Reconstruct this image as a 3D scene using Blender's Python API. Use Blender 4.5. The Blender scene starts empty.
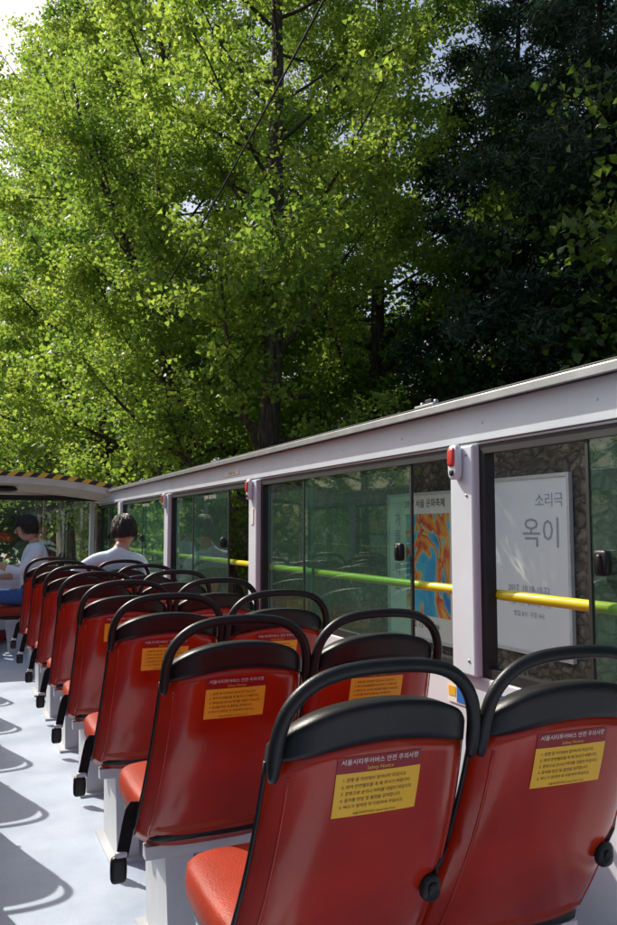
import bpy, math, random
import numpy as np
from mathutils import Vector, Matrix, Euler
random.seed(7)
scene=bpy.context.scene
COL=scene.collection
GZ=-2.35
EYE=1.2
# ------------------------------------------------------------------ materials
def new_mat(name):
    m=bpy.data.materials.new(name); m.use_nodes=True
    nt=m.node_tree; b=nt.nodes.get('Principled BSDF')
    return m,nt,b
def mat(name,col,rough=0.5,metal=0.0,var=0.12,scale=8.0,bump=0.0,coat=0.0,spec=0.5,bscale=None,rvar=0.0):
    m,nt,b=new_mat(name)
    tc=nt.nodes.new('ShaderNodeTexCoord'); n=nt.nodes.new('ShaderNodeTexNoise')
    n.inputs['Scale'].default_value=scale; n.inputs['Detail'].default_value=6
    nt.links.new(tc.outputs['Object'],n.inputs['Vector'])
    r=nt.nodes.new('ShaderNodeValToRGB')
    r.color_ramp.elements[0].position=.3; r.color_ramp.elements[1].position=.7
    r.color_ramp.elements[0].color=tuple(c*(1-var) for c in col)+(1,)
    r.color_ramp.elements[1].color=tuple(min(1,c*(1+var)) for c in col)+(1,)
    nt.links.new(n.outputs['Fac'],r.inputs['Fac']); nt.links.new(r.outputs['Color'],b.inputs['Base Color'])
    b.inputs['Roughness'].default_value=rough; b.inputs['Metallic'].default_value=metal
    b.inputs['Specular IOR Level'].default_value=spec
    b.inputs['Coat Weight'].default_value=coat
    b.inputs['Coat Roughness'].default_value=.15
    if rvar>0:
        mr=nt.nodes.new('ShaderNodeMapRange'); mr.inputs['To Min'].default_value=rough-rvar; mr.inputs['To Max'].default_value=rough+rvar
        nt.links.new(n.outputs['Fac'],mr.inputs['Value']); nt.links.new(mr.outputs['Result'],b.inputs['Roughness'])
    if bump>0:
        n2=nt.nodes.new('ShaderNodeTexNoise'); n2.inputs['Scale'].default_value=bscale or scale*6; n2.inputs['Detail'].default_value=4
        nt.links.new(tc.outputs['Object'],n2.inputs['Vector'])
        bp=nt.nodes.new('ShaderNodeBump'); bp.inputs['Strength'].default_value=bump; bp.inputs['Distance'].default_value=.01
        nt.links.new(n2.outputs['Fac'],bp.inputs['Height']); nt.links.new(bp.outputs['Normal'],b.inputs['Normal'])
    return m
RED=mat('red_plastic',(.38,.019,.004),.2,var=.16,scale=6,coat=.25,bump=.02,bscale=120,rvar=.07,spec=.4)
REDCUSH=mat('red_vinyl',(.36,.035,.012),.5,bump=.2,bscale=200,spec=.25)
BLACK=mat('black_plastic',(.010,.010,.011),.38,bump=.1,bscale=300,var=.25,spec=.35)
STRAP=mat('belt_webbing',(.010,.010,.011),.8,var=.3,scale=60,spec=.2)
WHITEM=mat('white_painted_metal',(.68,.73,.79),.4,var=.05,scale=4,rvar=.08)
LEG=mat('grey_painted_steel',(.55,.57,.6),.4,var=.08,scale=10)
def floor_mat():
    m,nt,b=new_mat('deck_vinyl')
    tc=nt.nodes.new('ShaderNodeTexCoord')
    n=nt.nodes.new('ShaderNodeTexNoise'); n.inputs['Scale'].default_value=2.5; n.inputs['Detail'].default_value=9; n.inputs['Roughness'].default_value=.65
    s=nt.nodes.new('ShaderNodeTexNoise'); s.inputs['Scale'].default_value=180; s.inputs['Detail'].default_value=2
    nt.links.new(tc.outputs['Object'],n.inputs['Vector']); nt.links.new(tc.outputs['Object'],s.inputs['Vector'])
    a=nt.nodes.new('ShaderNodeMath'); a.operation='MULTIPLY_ADD'; a.inputs[1].default_value=.35
    nt.links.new(s.outputs['Fac'],a.inputs[0]); nt.links.new(n.outputs['Fac'],a.inputs[2])
    r=nt.nodes.new('ShaderNodeValToRGB'); r.color_ramp.elements[0].position=.42; r.color_ramp.elements[0].color=(.36,.44,.56,1); r.color_ramp.elements[1].position=.8; r.color_ramp.elements[1].color=(.54,.62,.74,1)
    nt.links.new(a.outputs[0],r.inputs['Fac']); nt.links.new(r.outputs['Color'],b.inputs['Base Color'])
    mr=nt.nodes.new('ShaderNodeMapRange'); mr.inputs['To Min'].default_value=.3; mr.inputs['To Max'].default_value=.65
    nt.links.new(n.outputs['Fac'],mr.inputs['Value']); nt.links.new(mr.outputs[0],b.inputs['Roughness'])
    bp=nt.nodes.new('ShaderNodeBump'); bp.inputs['Strength'].default_value=.15; bp.inputs['Distance'].default_value=.004
    nt.links.new(s.outputs['Fac'],bp.inputs['Height']); nt.links.new(bp.outputs['Normal'],b.inputs['Normal'])
    return m
FLOOR=floor_mat()
ALU=mat('aluminium_rail',(.42,.43,.45),.38,metal=.7,var=.12,scale=14)
RUBBER=mat('window_rubber',(.012,.012,.013),.6,var=.3)
YBAR=mat('yellow_bar',(.85,.70,.02),.3,var=.06,coat=.3)
LYEL=mat('label_yellow',(.84,.47,.03),.4,var=.04)
LRED=mat('label_red',(.26,.006,.012),.4,var=.04)
INK=mat('ink_dark',(.03,.015,.01),.5,var=.1)
INKW=mat('ink_white',(.85,.8,.7),.5,var=.02)
BEIGE=mat('canopy_lining',(.62,.57,.48),.6,var=.08)
BLUE=mat('sticker_blue',(.03,.16,.5),.4,var=.05)
HAMR=mat('hammer_red',(.6,.04,.03),.35,var=.06)
BUSRED=mat('bus_body_red',(.45,.02,.02),.3,var=.05,coat=.5)
TYRE=mat('tyre',(.02,.02,.02),.8)
def grain_bark():
    m,nt,b=new_mat('bark')
    tc=nt.nodes.new('ShaderNodeTexCoord'); mp=nt.nodes.new('ShaderNodeMapping'); mp.inputs['Scale'].default_value=(9,9,1.6)
    n=nt.nodes.new('ShaderNodeTexNoise'); n.inputs['Scale'].default_value=2.2; n.inputs['Detail'].default_value=8
    nt.links.new(tc.outputs['Object'],mp.inputs['Vector']); nt.links.new(mp.outputs['Vector'],n.inputs['Vector'])
    r=nt.nodes.new('ShaderNodeValToRGB'); r.color_ramp.elements[0].position=.35; r.color_ramp.elements[1].position=.68
    r.color_ramp.elements[0].color=(.02,.015,.01,1); r.color_ramp.elements[1].color=(.12,.09,.065,1)
    nt.links.new(n.outputs['Fac'],r.inputs['Fac']); nt.links.new(r.outputs['Color'],b.inputs['Base Color'])
    b.inputs['Roughness'].default_value=.9
    bp=nt.nodes.new('ShaderNodeBump'); bp.inputs['Strength'].default_value=.9; bp.inputs['Distance'].default_value=.04
    nt.links.new(n.outputs['Fac'],bp.inputs['Height']); nt.links.new(bp.outputs['Normal'],b.inputs['Normal'])
    return m
BARK=grain_bark()
def leaf_mat(name,dark,light,tdark,tlight,tfac=.5):
    m=bpy.data.materials.new(name); m.use_nodes=True; nt=m.node_tree; nt.nodes.clear()
    out=nt.nodes.new('ShaderNodeOutputMaterial')
    at=nt.nodes.new('ShaderNodeAttribute'); at.attribute_name='tint'
    def ramp(a,b):
        r=nt.nodes.new('ShaderNodeValToRGB'); r.color_ramp.elements[0].color=a+(1,); r.color_ramp.elements[1].color=b+(1,)
        nt.links.new(at.outputs['Fac'],r.inputs['Fac']); return r
    p=nt.nodes.new('ShaderNodeBsdfPrincipled'); p.inputs['Roughness'].default_value=.45; p.inputs['Specular IOR Level'].default_value=.4
    nt.links.new(ramp(dark,light).outputs['Color'],p.inputs['Base Color'])
    t=nt.nodes.new('ShaderNodeBsdfTranslucent'); nt.links.new(ramp(tdark,tlight).outputs['Color'],t.inputs['Color'])
    mx=nt.nodes.new('ShaderNodeMixShader'); mx.inputs['Fac'].default_value=tfac
    nt.links.new(p.outputs[0],mx.inputs[1]); nt.links.new(t.outputs[0],mx.inputs[2]); nt.links.new(mx.outputs[0],out.inputs['Surface'])
    return m
GINK=leaf_mat('ginkgo_leaf',(.055,.115,.02),(.16,.235,.04),(.22,.40,.045),(.56,.70,.10),.56)
CONIF=leaf_mat('conifer_needle',(.025,.06,.042),(.07,.13,.08),(.04,.09,.04),(.10,.18,.08),.25)
WOOD=leaf_mat('woodland_leaf',(.03,.07,.018),(.09,.15,.03),(.12,.23,.03),(.3,.42,.05),.45)
def glass_mat(name,tint,refl=.8,dust=.12):
    m=bpy.data.materials.new(name); m.use_nodes=True; nt=m.node_tree; nt.nodes.clear()
    out=nt.nodes.new('ShaderNodeOutputMaterial'); tr=nt.nodes.new('ShaderNodeBsdfTransparent'); tr.inputs['Color'].default_value=tint+(1,)
    gl=nt.nodes.new('ShaderNodeBsdfGlossy'); gl.inputs['Roughness'].default_value=.02; gl.inputs['Color'].default_value=(refl*.9,refl,refl*.95,1)
    lw=nt.nodes.new('ShaderNodeLayerWeight'); lw.inputs['Blend'].default_value=.5
    pw=nt.nodes.new('ShaderNodeMath'); pw.operation='POWER'; pw.inputs[1].default_value=5; nt.links.new(lw.outputs['Facing'],pw.inputs[0])
    ma=nt.nodes.new('ShaderNodeMath'); ma.operation='MULTIPLY_ADD'; ma.inputs[1].default_value=.9; ma.inputs[2].default_value=.09; nt.links.new(pw.outputs[0],ma.inputs[0])
    mx=nt.nodes.new('ShaderNodeMixShader'); nt.links.new(ma.outputs[0],mx.inputs['Fac'])
    nt.links.new(tr.outputs[0],mx.inputs[1]); nt.links.new(gl.outputs[0],mx.inputs[2])
    df=nt.nodes.new('ShaderNodeBsdfDiffuse'); df.inputs['Color'].default_value=(.25,.5,.38,1)
    n=nt.nodes.new('ShaderNodeTexNoise'); n.inputs['Scale'].default_value=3
    mr=nt.nodes.new('ShaderNodeMapRange'); mr.inputs['To Min'].default_value=.02; mr.inputs['To Max'].default_value=dust
    nt.links.new(n.outputs['Fac'],mr.inputs['Value'])
    mx2=nt.nodes.new('ShaderNodeMixShader'); nt.links.new(mr.outputs[0],mx2.inputs['Fac'])
    nt.links.new(mx.outputs[0],mx2.inputs[1]); nt.links.new(df.outputs[0],mx2.inputs[2])
    nt.links.new(mx2.outputs[0],out.inputs['Surface']); return m
GLASS=glass_mat('tinted_glass',(.42,.72,.60))
GLASSC=glass_mat('clear_glass',(.88,.94,.92),dust=.05)
# ------------------------------------------------------------------ mesh builder
class MB:
    def __init__(s): s.v=[]; s.f=[]; s.m=[]; s.sm=[]; s.mats=[]
    def mi(s,m):
        if m not in s.mats: s.mats.append(m)
        return s.mats.index(m)
    def add(s,vs,fs,m,smooth=False):
        o=len(s.v); s.v.extend([tuple(float(c) for c in p) for p in vs]); k=s.mi(m)
        for f in fs: s.f.append(tuple(i+o for i in f)); s.m.append(k); s.sm.append(smooth)
    def box(s,x0,x1,y0,y1,z0,z1,m,M=None):
        vs=[(x0,y0,z0),(x1,y0,z0),(x1,y1,z0),(x0,y1,z0),(x0,y0,z1),(x1,y0,z1),(x1,y1,z1),(x0,y1,z1)]
        if M is not None: vs=[tuple(M@Vector(p)) for p in vs]
        s.add(vs,[(0,3,2,1),(4,5,6,7),(0,1,5,4),(1,2,6,5),(2,3,7,6),(3,0,4,7)],m)
    def tube(s,pts,rad,n,m,flat=1.0):
        pts=[Vector(p) for p in pts]; N=len(pts)
        if not hasattr(rad,'__len__'): rad=[rad]*N
        vs=[]; fs=[]; up=None
        for i in range(N):
            d=(pts[min(i+1,N-1)]-pts[max(i-1,0)]).normalized()
            if up is None:
                up=Vector((0,0,1)) if abs(d.z)<.9 else Vector((0,1,0))
            a=d.cross(up).normalized(); b=a.cross(d).normalized(); up=b
            for k in range(n):
                t=2*math.pi*k/n
                vs.append(pts[i]+(a*math.cos(t)*rad[i]+b*math.sin(t)*rad[i]*flat))
        for i in range(N-1):
            for k in range(n):
                k2=(k+1)%n; fs.append((i*n+k,i*n+k2,(i+1)*n+k2,(i+1)*n+k))
        fs.append(tuple(range(n))[::-1]); fs.append(tuple((N-1)*n+k for k in range(n)))
        s.add(vs,fs,m,True)
    def rbox(s,c,h,m,p=.35,nu=20,nv=12,M=None,fn=None):
        vs=[];fs=[]
        def sp(x,e): return math.copysign(abs(x)**e,x)
        for j in range(nv+1):
            ph=-math.pi/2+math.pi*j/nv
            for i in range(nu):
                th=2*math.pi*i/nu
                q=Vector((sp(math.cos(ph),p)*sp(math.cos(th),p)*h[0],sp(math.cos(ph),p)*sp(math.sin(th),p)*h[1],sp(math.sin(ph),p)*h[2]))
                if fn: q=fn(q)
                q=q+Vector(c)
                if M is not None: q=M@q
                vs.append(q)
        for j in range(nv):
            for i in range(nu):
                i2=(i+1)%nu; fs.append((j*nu+i,j*nu+i2,(j+1)*nu+i2,(j+1)*nu+i))
        s.add(vs,fs,m,True)
    def mesh(s,name):
        me=bpy.data.meshes.new(name); me.from_pydata(s.v,[],s.f)
        for m in s.mats: me.materials.append(m)
        me.polygons.foreach_set('material_index',s.m); me.polygons.foreach_set('use_smooth',s.sm); me.update(); return me
    def obj(s,name,parent=None,bevel=0):
        o=bpy.data.objects.new(name,s.mesh(name)); COL.objects.link(o)
        if parent: o.parent=parent
        if bevel:
            b=o.modifiers.new('bev','BEVEL'); b.width=bevel; b.segments=2; b.limit_method='ANGLE'; b.angle_limit=math.radians(50)
        return o
def empty(name,loc=(0,0,0)):
    e=bpy.data.objects.new(name,None); e.location=loc; COL.objects.link(e); return e
def text_geo(body,size,align='CENTER'):
    cu=bpy.data.curves.new('t','FONT'); cu.body=body; cu.size=size; cu.align_x=align; cu.resolution_u=2
    o=bpy.data.objects.new('t',cu); COL.objects.link(o)
    dg=bpy.context.evaluated_depsgraph_get(); oe=o.evaluated_get(dg); me=oe.to_mesh()
    vs=[tuple(v.co) for v in me.vertices]; fs=[tuple(p.vertices) for p in me.polygons]
    oe.to_mesh_clear(); bpy.data.objects.remove(o); return vs,fs
# ------------------------------------------------------------------ seat
def base_y(z):
    t=(.855-z)/.545
    return .10*t+(.15*t*t if t>0 else 0)
def edge_y(u): return .012*u*u+.05*abs(u)**6
def halfw(z):
    t=max(0,min(1,(.9-z)/.59)); return .192+.026*t
def rear(x,z):
    return base_y(z)+edge_y(x/halfw(z))
def build_seat():
    b=MB(); NU=32
    us=[-1+2*i/NU for i in range(NU+1)]
    zb=lambda u:.315+.03*abs(u)**4
    zl=lambda u:.838-.035*u*u
    zt=lambda u:.896-.035*u*u-.03*abs(u)**6
    def ring(zf,fr,off=0,inset=0):
        r=[]
        for u in us:
            z=zf(u); x=u*(halfw(z)-inset); r.append((x,rear(x,z)-off if abs(u)<2 else 0,z))
        for u in us[::-1]:
            z=zf(u); x=u*(halfw(z)-inset)
            d=(.012+fr*(1-abs(u)**5)); r.append((x,rear(x,z)+d,z))
        return r
    def loft(rings,m,capb,capt):
        n=len(rings[0]); vs=[p for r in rings for p in r]; fs=[]
        for j in range(len(rings)-1):
            for i in range(n):
                i2=(i+1)%n; fs.append((j*n+i,j*n+i2,(j+1)*n+i2,(j+1)*n+i))
        def cap(j,flip):
            for i in range(NU):
                q=(j*n+i,j*n+i+1,j*n+n-2-i,j*n+n-1-i); fs.append(q if flip else q[::-1])
        if capb: cap(0,False)
        if capt: cap(len(rings)-1,True)
        b.add(vs,fs,m,True)
    R=[]
    for j in range(19):
        v=j/18; R.append(ring(lambda u:zb(u)+(zl(u)-zb(u))*v,.05))
    loft(R,RED,True,True)
    R=[]
    for j in range(6):
        v=j/5; R.append(ring(lambda u:zl(u)-.002+(zt(u)-zl(u))*v,.045,off=.005,inset=-.002))
    R.append(ring(lambda u:zt(u)+.006,.038,off=.001,inset=.003))
    loft(R,BLACK,True,True)
    for sx in (-1,1):
        pts=[]
        for j in range(14):
            z=.35+.45*j/13; x=sx*(halfw(z)+.001); pts.append((x,rear(x*.999,z)+.006,z))
        b.tube(pts,.006,6,BLACK)
        pts=[]
        for j in range(12):
            z=.36+.42*j/11; x=sx*(halfw(z)*.86); pts.append((x,rear(x,z)+.0015,z))
        b.tube(pts,.0035,6,RED)
    hp=[(-.198,.775),(-.198,.81),(-.195,.85),(-.184,.888),(-.163,.918),(-.131,.941),(-.09,.954),(-.045,.9595),(0,.961)]
    hp=hp+[(-x,z) for x,z in hp[-2::-1]]
    # densify with Catmull-Rom for a smooth bend
    P=[(x,base_y(z)+.022+.008*abs(x/.2),z) for x,z in hp]; Q=[]
    for i in range(len(P)-1):
        p0=np.array(P[max(i-1,0)]);p1=np.array(P[i]);p2=np.array(P[i+1]);p3=np.array(P[min(i+2,len(P)-1)])
        for t in (0,.33,.67): Q.append(tuple(.5*((2*p1)+(-p0+p2)*t+(2*p0-5*p1+4*p2-p3)*t*t+(-p0+3*p1-3*p2+p3)*t**3)))
    Q.append(P[-1])
    b.tube(Q,[.007,.010,.012]+[.0132]*(len(Q)-6)+[.012,.010,.007],12,BLACK)
    LX=-.012
    def sheet(x0,x1,z0,z1,eps,m):
        vs=[];fs=[];nx,nz=10,6
        for j in range(nz+1):
            for i in range(nx+1):
                x=LX+x0+(x1-x0)*i/nx; z=z0+(z1-z0)*j/nz; vs.append((x,rear(x,z)-eps,z))
        for j in range(nz):
            for i in range(nx):
                a=j*(nx+1)+i; fs.append((a,a+1,a+nx+2,a+nx+1))
        b.add(vs,fs,m)
    sheet(-.082,.082,.783,.812,.0015,LRED); sheet(-.082,.082,.703,.783,.0017,LYEL)
    def txt(s,size,x,z,m,al='CENTER'):
        vs,fs=text_geo(s,size,al)
        b.add([(LX+x+p[0],rear(LX+x+p[0],z+p[1])-.0026,z+p[1]) for p in vs],fs,m)
    txt('서울시티투어버스 안전 주의사항',.0112,0,.799,INKW)
    txt('Safety Notice',.0095,0,.787,LYEL)
    L=['1. 운행 중 자리에서 일어나지 마십시오','2. 좌석 안전벨트를 꼭 매 주시기 바랍니다','3. 창밖으로 손이나 머리를 내밀지 마십시오','4. 음식물 반입 및 흡연을 금지합니다','5. 버스가 정차한 후 이동하여 주십시오']
    for i,s in enumerate(L): txt(s,.0078,-.070,.768-i*.0122,INK,'LEFT')
    txt('서울시티투어버스 Seoul City Tour',.0060,0,.706,INK)
    b.rbox((0,.43,.405),(.210,.235,.05),REDCUSH,p=.4)
    b.rbox((0,.42,.35),(.195,.20,.018),BLACK,p=.3)
    b.box(-.19,.19,.255,.295,.285,.32,LEG)
    b.box(-.19,.19,.50,.54,.30,.33,LEG)
    for x in (-.17,.13): b.box(x,x+.04,.29,.52,.30,.332,LEG)
    vs=[(-.13,.22,.01),(-.05,.22,.01),(-.05,.50,.01),(-.13,.50,.01),(-.13,.28,.3),(-.05,.28,.3),(-.05,.54,.3),(-.13,.54,.3)]
    b.add(vs,[(0,3,2,1),(4,5,6,7),(0,1,5,4),(1,2,6,5),(2,3,7,6),(3,0,4,7)],LEG)
    b.box(-.16,-.02,.19,.53,0.0,.012,LEG)
    zk=.52; xk=.15; yk=rear(xk,zk)
    b.rbox((xk,yk-.012,zk),(.021,.014,.026),BLACK,p=.7,nu=14,nv=8)
    b.rbox((xk,yk-.026,zk),(.012,.006,.013),BLACK,p=.8,nu=12,nv=6)
    b.tube([(xk+.01,yk-.006,zk+.02),(xk+.03,yk-.004,zk+.045),(xk+.05,yk+.012,zk+.06),(xk+.062,yk+.05,zk+.055)],.007,6,BLACK)
    def wstrap(pts,w,m):
        vs=[];fs=[]
        for p in pts:
            vs+= [(p[0]-w/2,p[1],p[2]),(p[0]+w/2,p[1]-.012,p[2]),(p[0]+w/2,p[1]-.008,p[2]),(p[0]-w/2,p[1]+.004,p[2])]
        for i in range(len(pts)-1):
            for k in range(4):
                k2=(k+1)%4; fs.append((i*4+k,i*4+k2,i*4+4+k2,i*4+4+k))
        fs.append((3,2,1,0)); e=(len(pts)-1)*4; fs.append((e,e+1,e+2,e+3)); b.add(vs,fs,m)
    wstrap([(-.212,.285,.44),(-.226,.285,.42),(-.233,.285,.39),(-.240,.286,.35),(-.247,.288,.31),(-.250,.29,.295)],.032,STRAP)
    b.rbox((-.258,.287,.262),(.023,.013,.036),BLACK,p=.45,nu=14,nv=8)
    b.rbox((-.252,.286,.302),(.018,.011,.008),LEG,p=.45,nu=12,nv=6)
    return b.mesh('bus_seat')
SEAT=build_seat()
def seat(x,y,rz=0,z=0.0):
    o=bpy.data.objects.new('bus_seat',SEAT); o.location=(x,y,z); o.rotation_euler=(0,0,rz); COL.objects.link(o); return o
ROWS=[1.24+.78*i for i in range(0,8)]
for i,y in enumerate(ROWS):
    seat(.695,y,random.uniform(-.015,.015)); seat(1.11,y-.01,random.uniform(-.015,.015)-(.02 if i==0 else 0))
for i,y in enumerate(ROWS):
    seat(-.24,y+.1,random.uniform(-.012,.012)); seat(-.68,y+.1,random.uniform(-.012,.012))
# ------------------------------------------------------------------ bus
bus=empty('open_top_tour_bus')
Y0,Y1=-3.0,9.25
XR,XL=1.45,-1.05
b=MB(); b.box(XL-.06,XR+.06,Y0,Y1,-.06,0,FLOOR)
b.obj('deck_floor',bus)
b=MB(); b.box(XL,.36,8.0,Y1,.003,.15,FLOOR); b.obj('front_step',bus,.008)
posts=[2.085+1.93*k for k in range(-2,4)]
def side(x,s,tag):
    def X(a,bb): 
        p,q=x+s*a,x+s*bb; return (min(p,q),max(p,q))
    b=MB()
    b.box(*X(0,.06),Y0,Y1,0,.755,WHITEM)
    b.box(*X(0,.05),Y0,Y1,1.455,1.578,WHITEM)
    for p in posts: b.box(*X(-.022,.055),p-.06,p+.06,.7555,1.4545,WHITEM)
    b.box(*X(-.05,-.001),Y0,8.0,.003,.16,WHITEM)
    o=b.obj('side_panel_'+tag,bus,.006)
    b=MB()
    b.box(*X(-.035,.075),Y0,Y1+.02,1.580,1.600,ALU)
    b.box(*X(-.015,.065),Y0,Y1+.02,1.6015,1.612,RUBBER)
    b.box(*X(-.042,-.036),Y0,Y1,1.572,1.598,ALU)
    b.box(*X(-.006,-.0005),Y0,Y1,1.462,1.467,RUBBER)
    b.obj('top_rail_'+tag,bus,.004)
    b=MB()
    for p in (2.33,4.8,7.0):
        cx=x+s*.02
        b.box(cx-.022,cx+.022,p-.06,p+.06,1.613,1.622,ALU)
        b.box(cx-.01,cx+.01,p-.03,p+.01,1.6225,1.64,RUBBER)
        b.rbox((cx,p+.04,1.628),(.008,.008,.008),ALU,p=.7,nu=10,nv=6); b.rbox((cx,p-.045,1.628),(.008,.008,.008),ALU,p=.7,nu=10,nv=6)
    b.obj('rail_brackets_'+tag,bus,.002)
    fr=MB(); gl=MB()
    for k in range(len(posts)):
        y0=posts[k]+.06; y1=(posts[k+1]-.06) if k+1<len(posts) else Y1-.12
        z0,z1=.756,1.454
        w=.028
        fx=X(.004,.04)
        fr.box(*fx,y0,y0+w,z0,z1,RUBBER); fr.box(*fx,y1-w,y1,z0,z1,RUBBER)
        fr.box(*fx,y0+w,y1-w,z0,z0+w,RUBBER); fr.box(*fx,y0+w,y1-w,z1-w,z1,RUBBER)
        a,c=y0+w,y1-w; zz0,zz1=z0+w,z1-w
        if k==1: panes=[(a,1.575,.012,GLASS),(a,1.0,.026,GLASS)]
        elif k==2: panes=[(2.44,3.40,.012,GLASS),(3.33,c,.026,GLASS)]
        elif k==3: panes=[(4.52,5.3,.012,GLASS),(5.22,c,.026,GLASS)]
        else: panes=[(a,(a+c)/2+.03,.012,GLASS),((a+c)/2-.03,c,.026,GLASS)]
        for (p0,p1,off,gm) in panes:
            gx=x+s*off
            gl.add([(gx,p0,zz0),(gx,p1,zz0),(gx,p1,zz1),(gx,p0,zz1)],[(0,1,2,3)],gm)
            ex=X(off-.003,off+.007)
            fr.box(*ex,p0-.004,p0+.007,zz0+.001,zz1-.001,RUBBER)
            if abs(p1-c)>.01: fr.box(*ex,p1-.007,p1+.004,zz0+.002,zz1-.002,RUBBER)
        ly={1:1.515,2:2.50,3:4.58}.get(k,panes[0][1]-.06)
        lx=x-s*.004
        fr.rbox((lx,ly,1.115),(.011,.024,.032),BLACK,p=.4,nu=14,nv=8)
        fr.rbox((lx-s*.010,ly,1.115),(.007,.008,.022),BLACK,p=.5,nu=12,nv=6)
    fr.obj('window_frames_'+tag,bus); gl.obj('window_glass_'+tag,bus)
    b=MB(); b.tube([(x+s*.052,Y0+.02,1.0),(x+s*.052,Y1-.2,1.0)],.0155,14,YBAR); b.obj('guard_bar_'+tag,bus)
    b=MB()
    for p in posts[1:5]:
        xx=x-s*.036
        b.rbox((xx,p+.01,1.405),(.014,.026,.055),WHITEM,p=.5,nu=16,nv=10)
        b.rbox((xx-s*.009,p+.01,1.42),(.012,.018,.030),HAMR,p=.5,nu=16,nv=10)
        b.rbox((xx-s*.01,p+.01,1.372),(.008,.012,.010),RUBBER,p=.6,nu=12,nv=8)
    b.obj('emergency_hammers_'+tag,bus)
    b=MB()
    for p in posts:
        for z in (.80,1.30,1.425): b.rbox((x-s*.023,p-.03,z),(.003,.005,.005),ALU,p=.9,nu=8,nv=6)
    yy=Y0+.2
    while yy<Y1-.1:
        b.rbox((x-s*.001,yy,.70),(.003,.006,.006),ALU,p=.9,nu=8,nv=6); b.rbox((x-s*.001,yy,1.52),(.0025,.004,.004),WHITEM,p=.9,nu=8,nv=6); yy+=.48
    b.obj('fixing_screws_'+tag,bus)
    b=MB(); b.box(*X(.062,.085),Y0,Y1,-2.0,.70,BUSRED); b.box(*X(.0855,.09),Y0+.3,Y1-.3,-1.25,-.35,RUBBER)
    b.obj('outer_body_'+tag,bus)
    b=MB()
    for wy in (7.6,-1.6):
        for (r,h,m) in ((.48,.13,TYRE),(.27,.14,ALU)):
            n=28; vs=[];fs=[]
            for i in range(n):
                t=2*math.pi*i/n
                vs+=[(x+s*(.12-h),wy+r*math.cos(t),GZ+.49+r*math.sin(t)),(x+s*h,wy+r*math.cos(t),GZ+.49+r*math.sin(t))]
            for i in range(n):
                j=(i+1)%n; fs.append((2*i,2*j,2*j+1,2*i+1))
            fs.append(tuple(2*i for i in range(n))); fs.append(tuple(2*i+1 for i in range(n)))
            b.add(vs,fs,m)
    b.obj('wheels_'+tag,bus)
side(XR,1,'right'); side(XL,-1,'left')
b=MB()
b.box(XR-.004,XR-.0005,2.10,2.20,.655,.725,INKW); b.box(XR-.0055,XR-.0042,2.105,2.15,.66,.72,BLUE); b.box(XR-.0055,XR-.0042,2.158,2.195,.675,.705,LYEL)
b.box(XR-.004,XR-.0005,4.3,4.55,1.505,1.53,INKW)
b.box(XR-.004,XR-.0005,1.82,1.93,.65,.72,BLUE); b.box(XR-.0055,XR-.0042,1.83,1.87,.665,.705,INKW)
b.box(XR-.026,XR-.0225,3.99,4.03,1.22,1.30,INKW)
def wall_text(bb,s,size,x,y,z,m,al='CENTER'):
    vs,fs=text_geo(s,size,al); bb.add([(x,y-p[0],z+p[1]) for p in vs],fs,m)
wall_text(b,'비상탈출구 EXIT',.02,XR-.006,4.42,1.511,INK)
for k in (4.7,6.6): wall_text(b,'창문에 기대지 마시오',.03,XR+.009,k+.2,1.385,INKW)
b.obj('stickers',bus)
b=MB()
b.box(XL+.001,XR-.001,Y1-.05,Y1,.151,.78,WHITEM)
b.box(XL+.05,XR-.05,Y1-.3,Y1-.051,.152,.70,LEG)
for x in (XL+.05,.2,XR-.10): b.box(x,x+.05,Y1-.045,Y1-.005,.781,1.50,LEG)
b.box(XL,XR,Y1-.048,Y1-.002,1.501,1.56,RUBBER)
b.obj('front_bulkhead',bus,.006)
b=MB(); gy_=Y1-.027; b.add([(XL+.1,gy_,.781),(XR-.1,gy_,.781),(XR-.1,gy_,1.5),(XL+.1,gy_,1.5)],[(0,1,2,3)],GLASSC); b.obj('windscreen',bus)
b=MB(); N=24; xc=(XL+XR)/2; hw=(XR-XL)/2+.05
def arch(x,y):
    u=(x-xc)/hw; f=(y-8.45)/.95
    return 1.595+(.125-.04*f)*(1-abs(u)**2.6)-.05*f*f
ys=[8.45,8.46,8.6,8.8,9.0,9.2,9.38]
def shell(off,m,flip):
    vs=[];fs=[]
    for y in ys:
        for i in range(N+1):
            x=xc-hw+2*hw*i/N; vs.append((x,y,arch(x,y)+off))
    for j in range(len(ys)-1):
        for i in range(N):
            a=j*(N+1)+i; q=(a,a+1,a+N+2,a+N+1); fs.append(q if not flip else q[::-1])
    b.add(vs,fs,m,True)
shell(.05,WHITEM,False); shell(-.07,BEIGE,True)
def fascia(y,lo,hi,m,n=N):
    vs=[];fs=[]
    for i in range(n+1):
        x=xc-hw+2*hw*i/n; vs+=[(x,y,arch(x,ys[0])+lo),(x,y,arch(x,ys[0])+hi)]
    for i in range(n): fs.append((2*i,2*i+2,2*i+3,2*i+1))
    b.add(vs,fs,m)
fascia(8.45,-.07,.05,BEIGE)
fascia(9.38,-.07,.05,WHITEM)
n=36
for i in range(n):
    x0=xc-hw+2*hw*i/n; w=2*hw/n; sk=.05
    def pt(x,o): 
        x=max(xc-hw,min(xc+hw,x)); return (x,8.446,arch(x,8.45)+o)
    b.add([pt(x0,-.0),pt(x0+w,-.0),pt(x0+w+sk,.048),pt(x0+sk,.048)],[(0,1,2,3)],LYEL if i%2 else INK)
b.rbox((.42,8.75,1.60),(.13,.07,.03),BLACK,p=.8)
b.rbox((-.3,8.75,1.60),(.13,.07,.03),BLACK,p=.8)
b.obj('front_canopy',bus)
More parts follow.
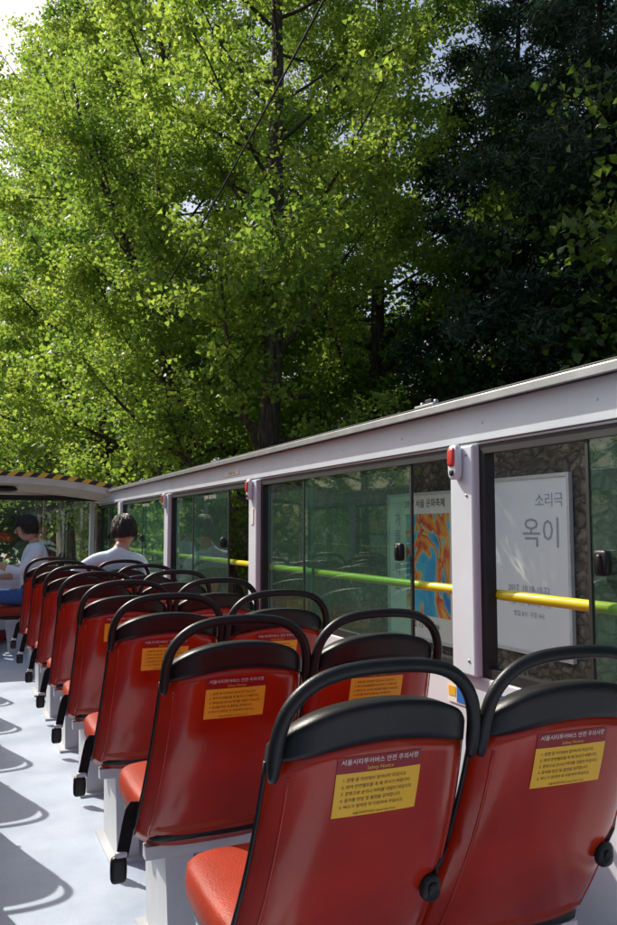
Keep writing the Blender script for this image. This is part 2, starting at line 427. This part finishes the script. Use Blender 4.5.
b=MB(); b.box(XL-.06,XR+.06,Y1+.001,Y1+.05,-2.0,.78,BUSRED); b.box(XL-.06,XR+.06,Y0-.05,Y0-.001,-2.0,1.1,BUSRED); b.box(XL,XR,Y0,Y1,-2.0,-1.9,BLACK)
b.obj('end_panels',bus)
# ------------------------------------------------------------------ people
SKIN=mat('skin',(.55,.32,.22),.5,var=.05); HAIR=mat('hair',(.026,.018,.013),.45,var=.5,scale=40,bump=.6,bscale=150)
SHIRT=mat('white_shirt',(.74,.83,.9),.8,var=.05,bump=.5,bscale=18); JEANS=mat('blue_jeans',(.05,.12,.33),.85,var=.2,scale=30)
CAP=mat('black_cap',(.012,.012,.014),.75); EYEW=mat('eye_white',(.8,.78,.75),.2); LIP=mat('lips',(.4,.13,.1),.5); SHOE=mat('white_shoe',(.6,.6,.6),.6)
def person(name,J,E,head_c,head_rot,hands,cap=False,hairlen=-.45):
    names=list(J); me=bpy.data.meshes.new('sk')
    me.from_pydata([J[k][0] for k in names],[(names.index(a),names.index(c)) for a,c,_ in E],[])
    o=bpy.data.objects.new('sk',me); COL.objects.link(o)
    o.modifiers.new('s','SKIN'); 
    for i,k in enumerate(names):
        sv=me.skin_vertices[0].data[i]; r=J[k][1]; sv.radius=(r if hasattr(r,'__len__') else (r,r)); sv.use_root=(i==0)
    ss=o.modifiers.new('u','SUBSURF'); ss.levels=2; ss.render_levels=2
    dg=bpy.context.evaluated_depsgraph_get(); oe=o.evaluated_get(dg); m2=oe.to_mesh()
    V=np.array([v.co[:] for v in m2.vertices]); F=[tuple(p.vertices) for p in m2.polygons]
    oe.to_mesh_clear(); bpy.data.objects.remove(o)
    mb=MB()
    C=np.array([V[list(f)].mean(0) for f in F]) if len(F) else np.zeros((0,3))
    best=np.full(len(C),1e9); lab=np.zeros(len(C),int)
    for ei,(a,c,_) in enumerate(E):
        A=np.array(J[a][0]);B=np.array(J[c][0]); ab=B-A; t=np.clip(((C-A)@ab)/(ab@ab),0,1)
        d=np.linalg.norm(C-(A+t[:,None]*ab),axis=1); w=d<best; best[w]=d[w]; lab[w]=ei
    mb.v=[tuple(p) for p in V]
    for f,l in zip(F,lab): mb.f.append(f); mb.m.append(mb.mi(E[l][2])); mb.sm.append(True)
    M=Matrix.Translation(head_c)@Euler(head_rot).to_matrix().to_4x4()
    def facefn(q):
        z=q.z/.118
        if z<0: q.x*=(1-.28*z*z); q.y*=(1-.1*z*z)
        if q.y>0: q.y*=.95
        return q
    mb.rbox((0,0,0),(.076,.095,.118),SKIN,p=.95,nu=28,nv=20,M=M,fn=facefn)
    mb.tube([M@Vector(p) for p in [(0,.088,.02),(0,.1,-.005),(0,.108,-.025),(0,.092,-.035)]],[.008,.011,.014,.009],8,SKIN)
    for sx in (-1,1):
        mb.rbox((sx*.03,.079,.012),(.014,.01,.008),EYEW,p=1,nu=10,nv=6,M=M); mb.rbox((sx*.03,.087,.012),(.006,.004,.006),HAIR,p=1,nu=8,nv=6,M=M)
        mb.rbox((sx*.03,.084,.032),(.018,.006,.004),HAIR,p=1,nu=8,nv=6,M=M)
        mb.rbox((sx*.077,-.005,-.005),(.009,.02,.032),SKIN,p=.9,nu=10,nv=8,M=M)
    mb.rbox((0,.083,-.06),(.024,.008,.008),LIP,p=1,nu=10,nv=6,M=M)
    nu,nv=44,30; vs=[];fs=[]; rnd=random.Random(3)
    for j in range(nv+1):
        ph=-math.pi/2+math.pi*j/nv
        for i in range(nu):
            th=2*math.pi*i/nu; q=Vector((math.cos(ph)*math.cos(th),math.cos(ph)*math.sin(th),math.sin(ph)))
            k=1.16+.02*math.sin(th*7+ph*5)*math.cos(ph)+rnd.uniform(-.012,.012)
            vs.append(M@Vector((q.x*.08*k,q.y*.098*k,q.z*.118*k)))
    for j in range(nv):
        for i in range(nu):
            ph=-math.pi/2+math.pi*(j+.5)/nv; th=2*math.pi*(i+.5)/nu
            y=math.cos(ph)*math.sin(th); z=math.sin(ph)
            if z>.5-(.5-hairlen)*max(0,min(1,(.45-y)/.45)) :
                i2=(i+1)%nu; fs.append((j*nu+i,j*nu+i2,(j+1)*nu+i2,(j+1)*nu+i))
    mb.add(vs,fs,HAIR,True)
    for q in range(420):
        th=rnd.uniform(0,2*math.pi); ph0=rnd.uniform(.1,1.3); 
        pts=[]
        for kk in range(4):
            ph=ph0-kk*.22; th2=th+kk*.05
            if math.sin(th2)*math.cos(ph)>.4 and ph<.5: break
            k=1.17+.014*kk
            pts.append(M@Vector((math.cos(ph)*math.cos(th2)*.08*k,math.cos(ph)*math.sin(th2)*.098*k,math.sin(ph)*.118*k)))
        if len(pts)>=3: mb.tube(pts,[.004,.0045,.003,.001][:len(pts)],4,HAIR)
    if cap:
        def capfn(q):
            if q.z<0: q.z*=.1
            return q
        mb.rbox((0,0,.035),(.098,.119,.108),CAP,p=.95,nu=24,nv=16,M=M,fn=capfn)
        mb.rbox((0,.15,.04),(.07,.06,.006),CAP,p=.8,nu=16,nv=6,M=M)
    for (w,d,up,side_) in hands:
        w=Vector(w); d=Vector(d).normalized(); s_=d.cross(Vector(up)).normalized(); n_=s_.cross(d).normalized()
        R=Matrix((s_,d,n_)).transposed().to_4x4(); R.translation=w
        mb.rbox((0,.05,0),(.042,.055,.015),SKIN,p=.7,nu=14,nv=8,M=R)
        for i,(fx,fl) in enumerate(((-.031,.066),(-.011,.076),(.01,.071),(.03,.056))):
            mb.tube([R@Vector(p) for p in [(fx,.08,0),(fx*1.1,.1+fl*.35,-.004),(fx*1.15,.1+fl*.7,-.018),(fx*1.1,.1+fl*.9,-.036)]],[.0095,.009,.0078,.006],8,SKIN)
        mb.tube([R@Vector(p) for p in [(side_*.03,.025,0),(side_*.056,.05,-.006),(side_*.064,.08,-.014),(side_*.062,.1,-.022)]],[.013,.011,.01,.007],8,SKIN)
    return mb.obj(name)
px,py=1.12,5.94
J={'pel':((px,py+.30,.55),(.16,.12)),'wa':((px,py+.25,.70),(.145,.105)),'ch':((px-.01,py+.17,.88),(.165,.11)),'sh':((px-.01,py+.14,.97),(.10,.08)),
'nk':((px,py+.14,1.04),.052),'nk2':((px+.02,py+.16,1.12),.048),
'ls':((px-.18,py+.14,.965),.06),'le':((px-.34,py+.16,.86),.046),'lf':((px-.32,py+.36,.76),.042),'lw':((px-.22,py+.48,.68),.03),
'rs':((px+.16,py+.15,.955),.062),'re':((px+.21,py+.24,.74),.05),'rf':((px+.18,py+.36,.66),.042),'rw':((px+.10,py+.48,.62),.03),
'lh':((px-.10,py+.33,.52),.09),'lk':((px-.12,py+.68,.52),.068),'lc':((px-.12,py+.70,.3),.055),'la':((px-.12,py+.66,.09),.038),'lt':((px-.12,py+.82,.045),.035),
'rh':((px+.10,py+.33,.52),.09),'rk':((px+.11,py+.68,.52),.068),'rc':((px+.11,py+.70,.3),.055),'ra':((px+.11,py+.66,.09),.038),'rt':((px+.11,py+.82,.045),.035)}
E=[('pel','wa',SHIRT),('wa','ch',SHIRT),('ch','sh',SHIRT),('sh','nk',SHIRT),('nk','nk2',SKIN),
('sh','ls',SHIRT),('ls','le',SHIRT),('le','lf',SHIRT),('lf','lw',SKIN),('sh','rs',SHIRT),('rs','re',SHIRT),('re','rf',SHIRT),('rf','rw',SKIN),
('pel','lh',JEANS),('lh','lk',JEANS),('lk','lc',JEANS),('lc','la',JEANS),('la','lt',SHOE),('pel','rh',JEANS),('rh','rk',JEANS),('rk','rc',JEANS),('rc','ra',JEANS),('ra','rt',SHOE)]
person('seated_passenger',J,E,(px+.03,py+.18,1.175),(-.15,0,.3),[((px-.22,py+.48,.68),(.3,.9,-.3),(0,0,1),1),((px+.10,py+.48,.62),(-.2,.9,-.3),(0,0,1),-1)])
gx,gy=.98,8.38
seat(gx,gy,math.radians(90))
def G(f,l,z): return (gx-f,gy+l,z)
J={'pel':(G(.32,0,.55),(.12,.15)),'wa':(G(.29,0,.70),(.10,.135)),'ch':(G(.27,0,.89),(.11,.155)),'sh':(G(.27,0,.99),(.08,.11)),
'nk':(G(.28,0,1.05),.052),'nk2':(G(.31,0,1.12),.048),
'ls':(G(.27,-.18,.98),.062),'le':(G(.42,-.22,.78),.046),'lf':(G(.54,-.18,.82),.04),'lw':(G(.68,-.12,.88),.028),
'rs':(G(.27,.18,.98),.062),'re':(G(.36,.24,.74),.046),'rf':(G(.48,.2,.72),.04),'rw':(G(.6,.12,.72),.028),
'lh':(G(.36,-.10,.52),.085),'lk':(G(.70,-.13,.55),.065),'lc':(G(.74,-.13,.38),.052),'la':(G(.72,-.13,.23),.036),'lt':(G(.88,-.13,.19),.034),
'rh':(G(.36,.10,.52),.085),'rk':(G(.70,.13,.55),.065),'rc':(G(.76,.13,.38),.052),'ra':(G(.76,.13,.23),.036),'rt':(G(.92,.13,.19),.034)}
person('seated_guide_in_cap',J,E,G(.36,0,1.195),(-.12,0,math.radians(80)),[(G(.68,-.12,.88),(-.9,.2,.25),(0,0,1),1),(G(.6,.12,.72),(-.9,-.2,0),(0,0,1),-1)],cap=True)
# ------------------------------------------------------------------ ground, road, wall
def sheet(name,x0,x1,y0,y1,z,m,nx=1,ny=1):
    mb=MB(); vs=[(x0+(x1-x0)*i/nx,y0+(y1-y0)*j/ny,z) for j in range(ny+1) for i in range(nx+1)]
    fs=[(j*(nx+1)+i,j*(nx+1)+i+1,(j+1)*(nx+1)+i+1,(j+1)*(nx+1)+i) for j in range(ny) for i in range(nx)]
    mb.add(vs,fs,m); return mb.obj(name)
GROUND=mat('soil_grass',(.06,.08,.03),.95,var=.4,scale=1.5); ASPH=mat('asphalt',(.05,.05,.052),.85,var=.25,scale=5,bump=.5,bscale=120)
PAVE=mat('paving',(.28,.26,.24),.8,var=.15,scale=3,bump=.3); KERB=mat('kerb_granite',(.38,.37,.35),.7,var=.15,scale=30); LINE=mat('road_paint',(.75,.75,.72),.6,var=.08)
sheet('ground',-600,600,-600,600,GZ-.02,GROUND)
sheet('road',-9,3.2,-100,300,GZ,ASPH)
mb=MB()
for i in range(30): mb.box(-2.9,-2.76,-20+i*7,-17+i*7,GZ+.004,GZ+.006,LINE)
mb.box(2.75,2.87,-60,250,GZ+.004,GZ+.006,LINE); mb.obj('road_markings')
mb=MB(); mb.box(3.2,3.38,-60,250,GZ-.05,GZ+.13,KERB); mb.obj('kerb',None,.01)
mb=MB(); mb.box(3.381,6.0,-60,250,GZ-.05,GZ+.12,PAVE); mb.obj('pavement')
mb=MB(); mb.box(-12,-9.2,-60,250,GZ-.05,GZ+.12,PAVE); mb.box(-9.2,-9.0,-60,250,GZ-.05,GZ+.13,KERB); mb.obj('pavement')
def stone():
    m,nt,b=new_mat('rubble_stone')
    tc=nt.nodes.new('ShaderNodeTexCoord'); mp=nt.nodes.new('ShaderNodeMapping'); mp.inputs['Scale'].default_value=(1,5.5,9.0)
    nn=nt.nodes.new('ShaderNodeTexNoise'); nn.inputs['Scale'].default_value=3; nn.inputs['Detail'].default_value=5
    ml=nt.nodes.new('ShaderNodeVectorMath'); ml.operation='MULTIPLY_ADD'; ml.inputs[1].default_value=(.0,.35,.3)
    nt.links.new(tc.outputs['Object'],nn.inputs['Vector']); nt.links.new(nn.outputs['Color'],ml.inputs[0]); nt.links.new(tc.outputs['Object'],ml.inputs[2])
    nt.links.new(ml.outputs[0],mp.inputs['Vector'])
    v=nt.nodes.new('ShaderNodeTexVoronoi'); v.inputs['Scale'].default_value=1; v.inputs['Randomness'].default_value=.9
    e=nt.nodes.new('ShaderNodeTexVoronoi'); e.feature='DISTANCE_TO_EDGE'; e.inputs['Scale'].default_value=1; e.inputs['Randomness'].default_value=.9
    n=nt.nodes.new('ShaderNodeTexNoise'); n.inputs['Scale'].default_value=9; n.inputs['Detail'].default_value=10; n.inputs['Roughness'].default_value=.7
    nt.links.new(mp.outputs['Vector'],v.inputs['Vector']); nt.links.new(mp.outputs['Vector'],e.inputs['Vector']); nt.links.new(tc.outputs['Object'],n.inputs['Vector'])
    sep=nt.nodes.new('ShaderNodeSeparateColor'); nt.links.new(v.outputs['Color'],sep.inputs[0])
    r=nt.nodes.new('ShaderNodeValToRGB'); r.color_ramp.elements[0].position=.25; r.color_ramp.elements[1].position=.85; r.color_ramp.elements[0].color=(.03,.026,.02,1); r.color_ramp.elements[1].color=(.34,.29,.23,1)
    mth=nt.nodes.new('ShaderNodeMath'); mth.operation='MULTIPLY_ADD'; mth.inputs[1].default_value=.3; 
    nt.links.new(sep.outputs[0],mth.inputs[0]); nt.links.new(n.outputs['Fac'],mth.inputs[2])
    nt.links.new(mth.outputs[0],r.inputs['Fac'])
    er=nt.nodes.new('ShaderNodeValToRGB'); er.color_ramp.elements[0].color=(.45,.45,.45,1); er.color_ramp.elements[1].position=.25; er.color_ramp.elements[1].color=(1,1,1,1)
    nt.links.new(e.outputs['Distance'],er.inputs['Fac'])
    mx=nt.nodes.new('ShaderNodeMix'); mx.data_type='RGBA'; mx.blend_type='MULTIPLY'; mx.inputs[0].default_value=1
    nt.links.new(r.outputs['Color'],mx.inputs[6]); nt.links.new(er.outputs['Color'],mx.inputs[7]); nt.links.new(mx.outputs[2],b.inputs['Base Color'])
    b.inputs['Roughness'].default_value=.9
    ad=nt.nodes.new('ShaderNodeMath'); ad.operation='MULTIPLY_ADD'; ad.inputs[1].default_value=1.2; nt.links.new(n.outputs['Fac'],ad.inputs[0]); nt.links.new(er.outputs['Color'],ad.inputs[2])
    bp=nt.nodes.new('ShaderNodeBump'); bp.inputs['Strength'].default_value=1; bp.inputs['Distance'].default_value=.06
    nt.links.new(ad.outputs[0],bp.inputs['Height']); nt.links.new(bp.outputs['Normal'],b.inputs['Normal'])
    return m
STONE=stone()
mb=MB(); mb.box(6.0,6.4,-30,80,GZ,2.25,STONE); mb.box(5.94,6.46,-30,80,2.251,2.38,KERB); mb.obj('stone_wall')
mb=MB(); vs=[];fs=[];nx,ny=24,60; rr=random.Random(5)
for j in range(ny+1):
    for i in range(nx+1):
        x=6.3+ (i/nx)**1.3*60; y=-40+160*j/ny; vs.append((x,y,1.6+7*(1-math.exp(-(x-6.3)/18))+rr.uniform(-.2,.2)))
for j in range(ny):
    for i in range(nx):
        a=j*(nx+1)+i; fs.append((a,a+1,a+nx+2,a+nx+1))
mb.add(vs,fs,GROUND,True); mb.obj('hillside')
PWHITE=mat('poster_paper',(.9,.91,.92),.5,var=.03,scale=1.5); PFRAME=mat('poster_frame',(.6,.61,.62),.4,metal=.1); PCREAM=mat('poster_cream',(.88,.86,.78),.5,var=.05)
GREYINK=mat('grey_ink',(.38,.40,.43),.5)
def art():
    m,nt,b=new_mat('poster_painting')
    tc=nt.nodes.new('ShaderNodeTexCoord'); n=nt.nodes.new('ShaderNodeTexNoise'); n.inputs['Scale'].default_value=1.5; n.inputs['Detail'].default_value=2; n.inputs['Distortion'].default_value=1.0
    mp=nt.nodes.new('ShaderNodeMapping'); mp.inputs['Rotation'].default_value=(.7,0,0); mp.inputs['Scale'].default_value=(1,1.3,.8); mp.inputs['Location'].default_value=(0,.35,.1)
    nt.links.new(tc.outputs['Object'],mp.inputs['Vector']); nt.links.new(mp.outputs['Vector'],n.inputs['Vector'])
    n2=nt.nodes.new('ShaderNodeTexNoise'); n2.inputs['Scale'].default_value=9; n2.inputs['Detail'].default_value=6; nt.links.new(tc.outputs['Object'],n2.inputs['Vector'])
    ad=nt.nodes.new('ShaderNodeMath'); ad.operation='MULTIPLY_ADD'; ad.inputs[1].default_value=.12; nt.links.new(n2.outputs['Fac'],ad.inputs[0]); nt.links.new(n.outputs['Fac'],ad.inputs[2])
    r=nt.nodes.new('ShaderNodeValToRGB'); r.color_ramp.interpolation='LINEAR'
    cols=[(0,(.03,.2,.5)),(.44,(.05,.42,.7)),(.5,(.1,.6,.7)),(.515,(.9,.5,.1)),(.56,(.85,.25,.05)),(.59,(.65,.04,.04)),(.61,(.9,.55,.15)),(.625,(.1,.5,.65)),(.72,(.04,.2,.5))]
    r.color_ramp.elements[0].color=cols[0][1]+(1,); r.color_ramp.elements[1].position=cols[1][0]; r.color_ramp.elements[1].color=cols[1][1]+(1,)
    for p,c in cols[2:]:
        e=r.color_ramp.elements.new(p); e.color=c+(1,)
    nt.links.new(ad.outputs[0],r.inputs['Fac']); nt.links.new(r.outputs['Color'],b.inputs['Base Color']); b.inputs['Roughness'].default_value=.5
    return m
ART=art()
def poster(name,y0,y1,z0,z1,paper):
    mb=MB(); x=5.99; f=.04
    mb.box(x-.03,x,y0+f,y1-f,z0+f,z1-f,paper)
    mb.box(x-.05,x,y0,y0+f,z0,z1,PFRAME); mb.box(x-.05,x,y1-f,y1,z0,z1,PFRAME); mb.box(x-.05,x,y0+f,y1-f,z0,z0+f,PFRAME); mb.box(x-.05,x,y0+f,y1-f,z1-f,z1,PFRAME)
    return mb
p=poster('a',6.68,8.12,-.22,1.80,PWHITE); xt=5.99-.034
wall_text(p,'소리극',.17,xt,7.02,1.45,GREYINK); wall_text(p,'옥이',.36,xt,7.16,1.02,GREYINK)
wall_text(p,'2017. 10.18-10.22',.10,xt,7.4,.48,GREYINK); wall_text(p,'국립극장 달오름극장',.09,xt,7.4,.33,GREYINK); wall_text(p,'평일 8시  주말 4시',.07,xt,7.4,.2,GREYINK)
p.obj('theatre_poster')
p=poster('b',8.86,10.62,-.35,1.70,PCREAM)
p.box(5.957,5.9597,8.98,10.1,.0,1.40,ART); 
for i,ch in enumerate('가을음악회'): wall_text(p,ch,.2,xt,10.34,1.25-i*.24,BLUE)
wall_text(p,'2017 서울 문화축제',.13,xt,9.6,1.5,INK); wall_text(p,'10. 13 - 10. 29',.12,xt,9.6,-.18,INK)
p.obj('festival_poster')
# ------------------------------------------------------------------ foliage
def leaf_object_mesh(name,C,size,mt,rng,tint=None,wide=.55,upb=.5,jit=.3,shape='fan'):
    N=len(C); n=rng.normal(size=(N,3)); n/=np.linalg.norm(n,axis=1)[:,None]; n[:,2]+=upb; n/=np.linalg.norm(n,axis=1)[:,None]
    r=rng.normal(size=(N,3)); r[:,2]-=.5; d=np.cross(n,r); d/=np.linalg.norm(d,axis=1)[:,None]+1e-9; s=np.cross(n,d)
    L=(size*(1+jit*rng.uniform(-1,1,N)))[:,None]
    y1=.78 if shape=='fan' else .45
    V=np.empty((N,4,3)); V[:,0]=C; V[:,1]=C+L*(y1*d-wide*s+.08*n); V[:,2]=C+L*(.98*d-.06*n); V[:,3]=C+L*(y1*d+wide*s+.08*n)
    me=bpy.data.meshes.new(name); me.vertices.add(N*4); me.vertices.foreach_set('co',V.reshape(-1).astype(np.float32))
    me.loops.add(N*4); me.loops.foreach_set('vertex_index',np.arange(N*4,dtype=np.int32))
    me.polygons.add(N); me.polygons.foreach_set('loop_start',np.arange(0,N*4,4,dtype=np.int32))
    me.update(calc_edges=True); me.materials.append(mt)
    a=me.attributes.new('tint','FLOAT','POINT')
    t=np.clip((tint if tint is not None else .5)+rng.normal(0,.18,N),0,1); a.data.foreach_set('value',np.repeat(t,4).astype(np.float32))
    return me
def gen_tree(name,seed,H,r0,nb,Lmax,h0,el,curve,nsub,subL,clump,sig,size,mt,lean=.0,wide=.55,shape='fan',taperp=1.5,upb=.5,s0=.18):
    rng=np.random.default_rng(seed); mb=MB()
    tp=[];rad=[]; K=14; wob=rng.normal(0,.06,(K,2)).cumsum(0); wob-=wob[0]
    for i in range(K):
        f=i/(K-1); tp.append((wob[i,0]*.8+lean*f*H*.1,wob[i,1]*.8,f*H)); rad.append(r0*(1-.88*f)*(1.25 if i==0 else 1))
    mb.tube(tp,rad,12,BARK)
    tpn=np.array(tp); Cs=[];Ts=[]
    def trunk_at(h): 
        f=h/H*(K-1); i=min(K-2,int(f)); return tpn[i]*(1-(f-i))+tpn[i+1]*(f-i)
    for k in range(nb):
        f=(k+rng.uniform(0,.9))/nb; h=h0+(H-h0-.3)*f; az=k*2.4+rng.uniform(-.5,.5)
        L=Lmax*(1-.75*f**taperp)*rng.uniform(.65,1.12); e=math.radians(rng.uniform(*el))
        p=trunk_at(h); pts=[p.copy()]; S=7; e2=e
        for s_ in range(S):
            d=np.array([math.cos(az)*math.cos(e2),math.sin(az)*math.cos(e2),math.sin(e2)]); p=p+d*L/S; pts.append(p.copy()); e2+=curve/S+rng.normal(0,.06); az+=rng.normal(0,.08)
        rb=max(.014,r0*.32*(1-.6*f)*L/Lmax)
        mb.tube([tuple(q) for q in pts],[rb*(1-.85*i/S)+.003 for i in range(S+1)],6,BARK)
        P=np.array(pts); tb=rng.normal(.45,.22)
        ns=max(3,int(nsub*L/Lmax))
        for j in range(ns):
            t=s0+(1-s0)*(j+rng.uniform(0,1))/ns; t=min(t,1); q=t*S; i=min(S-1,int(q)); p0=P[i]*(1-(q-i))+P[i+1]*(q-i)
            dr=(P[i+1]-P[i]); dr/=np.linalg.norm(dr); dd=dr*.55+rng.normal(0,.62,3); dd/=np.linalg.norm(dd); l=subL*rng.uniform(.5,1.25)*(1.1-.4*t)
            m_=p0+dd*l*.55+np.array([0,0,.03]); en=p0+dd*l+np.array([0,0,-.12*l])
            mb.tube([tuple(p0),tuple(m_),tuple(en)],[.011,.007,.003],3,BARK)
            for c in (.3,.55,.8,1.0):
                cc=p0+(en-p0)*c; n=int(clump*rng.uniform(.5,1.4)); Cs.append(cc+rng.normal(0,1,(n,3))*np.array([sig,sig,sig*.62])); Ts.append(np.full(n,tb+rng.normal(0,.1)))
    C=np.concatenate(Cs); T=np.concatenate(Ts)
    return mb.mesh(name+'_wood'),leaf_object_mesh(name+'_leaves',C,size,mt,rng,T,wide=wide,shape=shape,upb=upb)
def place(name,data,loc,rz=0,sc=1.0):
    e=empty(name,loc); e.rotation_euler=(0,0,rz); e.scale=(sc,sc,sc)
    for nm,me in zip(('trunk_and_limbs','foliage'),data):
        o=bpy.data.objects.new(nm,me); COL.objects.link(o); o.parent=e
    return e
G1=gen_tree('g1',11,18,.23,52,4.2,3.2,(5,48),.35,14,1.0,44,.14,.072,GINK,s0=.3)
G2=gen_tree('g2',23,18,.22,46,4.6,3.2,(0,40),.3,13,1.1,42,.17,.085,GINK,lean=.3)
G3=gen_tree('g3',29,12,.22,26,3.2,3.5,(5,50),.3,11,1.0,44,.15,.072,GINK,lean=3.2)
CN=gen_tree('c1',31,13.5,.2,64,3.7,2.0,(-18,12),-.25,15,.8,46,.13,.15,CONIF,wide=.14,shape='n',taperp=1.1,upb=.2)
TZ=GZ+.1
place('ginkgo_tree',G1,(4.35,11.9,TZ),.4)
place('ginkgo_tree',G3,(5.2,13.4,TZ),3.0,.95)
place('ginkgo_tree',G3,(5.4,17.5,TZ),1.2,1.25)
place('ginkgo_tree',G2,(4.2,17.6,TZ),2.1,1.12)
place('ginkgo_tree',G1,(4.0,24,TZ),3.3,1.25)
place('ginkgo_tree',G2,(4.0,31,TZ),4.4,1.4)
place('ginkgo_tree',G1,(4.0,40,TZ),5.2,1.5)
place('ginkgo_tree',G2,(4.2,52,TZ),.9,1.6)
place('ginkgo_tree',G2,(7.8,14.6,TZ+2.0),5.2,.92)
place('ginkgo_tree',G1,(9.5,21,TZ+2.3),2.6,1.05)
for i,y in enumerate((16,27)): place('ginkgo_tree',(G1,G2)[i%2],(-11.5,y,TZ),i*1.3,.9)
place('conifer_tree',CN,(9.4,9.9,TZ+1.8),.3,.9)
place('conifer_tree',CN,(10.4,12.8,TZ+2.2),1.7,1.0)
place('conifer_tree',CN,(11.2,8.4,TZ+2.2),2.9,.92)
place('conifer_tree',CN,(13.0,12.0,TZ+2.6),4.4,1.0)
def mass(name,seed,n,xr,yr,zf,sig,per,size,mt,mean=.4):
    rng=np.random.default_rng(seed); Cs=[];Ts=[]
    for k in range(n):
        x=rng.uniform(*xr); y=rng.uniform(*yr); z0,z1=zf(x,y); z=rng.uniform(z0,z1)
        Cs.append(np.array([x,y,z])+rng.normal(0,1,(per,3))*np.array([sig,sig,sig*.6])); Ts.append(np.full(per,mean+rng.normal(0,.2)))
    me=leaf_object_mesh(name,np.concatenate(Cs),size,mt,rng,np.concatenate(Ts)); o=bpy.data.objects.new(name,me); COL.objects.link(o); return o
mass('woodland_foliage',41,1100,(7.5,14),(5,42),lambda x,y:(1.6,5.2+(x-7)*.5+1.6*math.sin(y*.7+x)),.38,85,.12,WOOD,.5)
mass('shrub_foliage',42,420,(5.5,6.2),(11.4,45),lambda x,y:(-1.5,2.8+.5*math.sin(y)),.22,65,.09,WOOD,.55)
mass('distant_trees',43,800,(-30,30),(70,85),lambda x,y:(GZ+1,16+4*math.sin(x*.35)),1.3,60,.6,WOOD,.7)
mb=MB(); pts=[]
A=Vector((3.5,3.2,7.95)); B=Vector((2.6,13.0,4.35))
for i in range(21):
    t=i/20; q=A.lerp(B,t); q.z-=.18*math.sin(math.pi*t); pts.append(q)
mb.tube(pts,.014,6,RUBBER); mb.obj('overhead_cable')
# ------------------------------------------------------------------ light, world, camera
az=math.radians(-27); el=math.radians(43)
sd=Vector((math.sin(az)*math.cos(el),math.cos(az)*math.cos(el),math.sin(el)))
L=bpy.data.lights.new('sun','SUN'); L.energy=5.0; L.angle=math.radians(.53); L.color=(1,.94,.83)
lo=bpy.data.objects.new('sun',L); lo.rotation_euler=(-sd).to_track_quat('-Z','Y').to_euler(); COL.objects.link(lo)
w=bpy.data.worlds.new('World'); scene.world=w; w.use_nodes=True; nt=w.node_tree
sk=nt.nodes.new('ShaderNodeTexSky'); sk.sky_type='NISHITA'; sk.sun_disc=False; sk.sun_elevation=el; sk.sun_rotation=az; sk.air_density=1.0; sk.dust_density=4.0
bg=nt.nodes['Background']; bg.inputs['Strength'].default_value=.15; nt.links.new(sk.outputs[0],bg.inputs['Color'])
th=math.radians(23.6); pt_=math.radians(4.7)
F=Vector((math.sin(th)*math.cos(pt_),math.cos(th)*math.cos(pt_),math.sin(pt_)))
cam=bpy.data.cameras.new('camera'); cam.sensor_fit='VERTICAL'; cam.sensor_height=36; cam.sensor_width=24; cam.lens=31.1; cam.clip_start=.05; cam.clip_end=2000
co=bpy.data.objects.new('camera',cam); co.location=(0,0,EYE); co.rotation_euler=F.to_track_quat('-Z','Y').to_euler(); COL.objects.link(co); scene.camera=co
scene.view_settings.view_transform='Standard'; scene.view_settings.look='None'; scene.view_settings.exposure=0
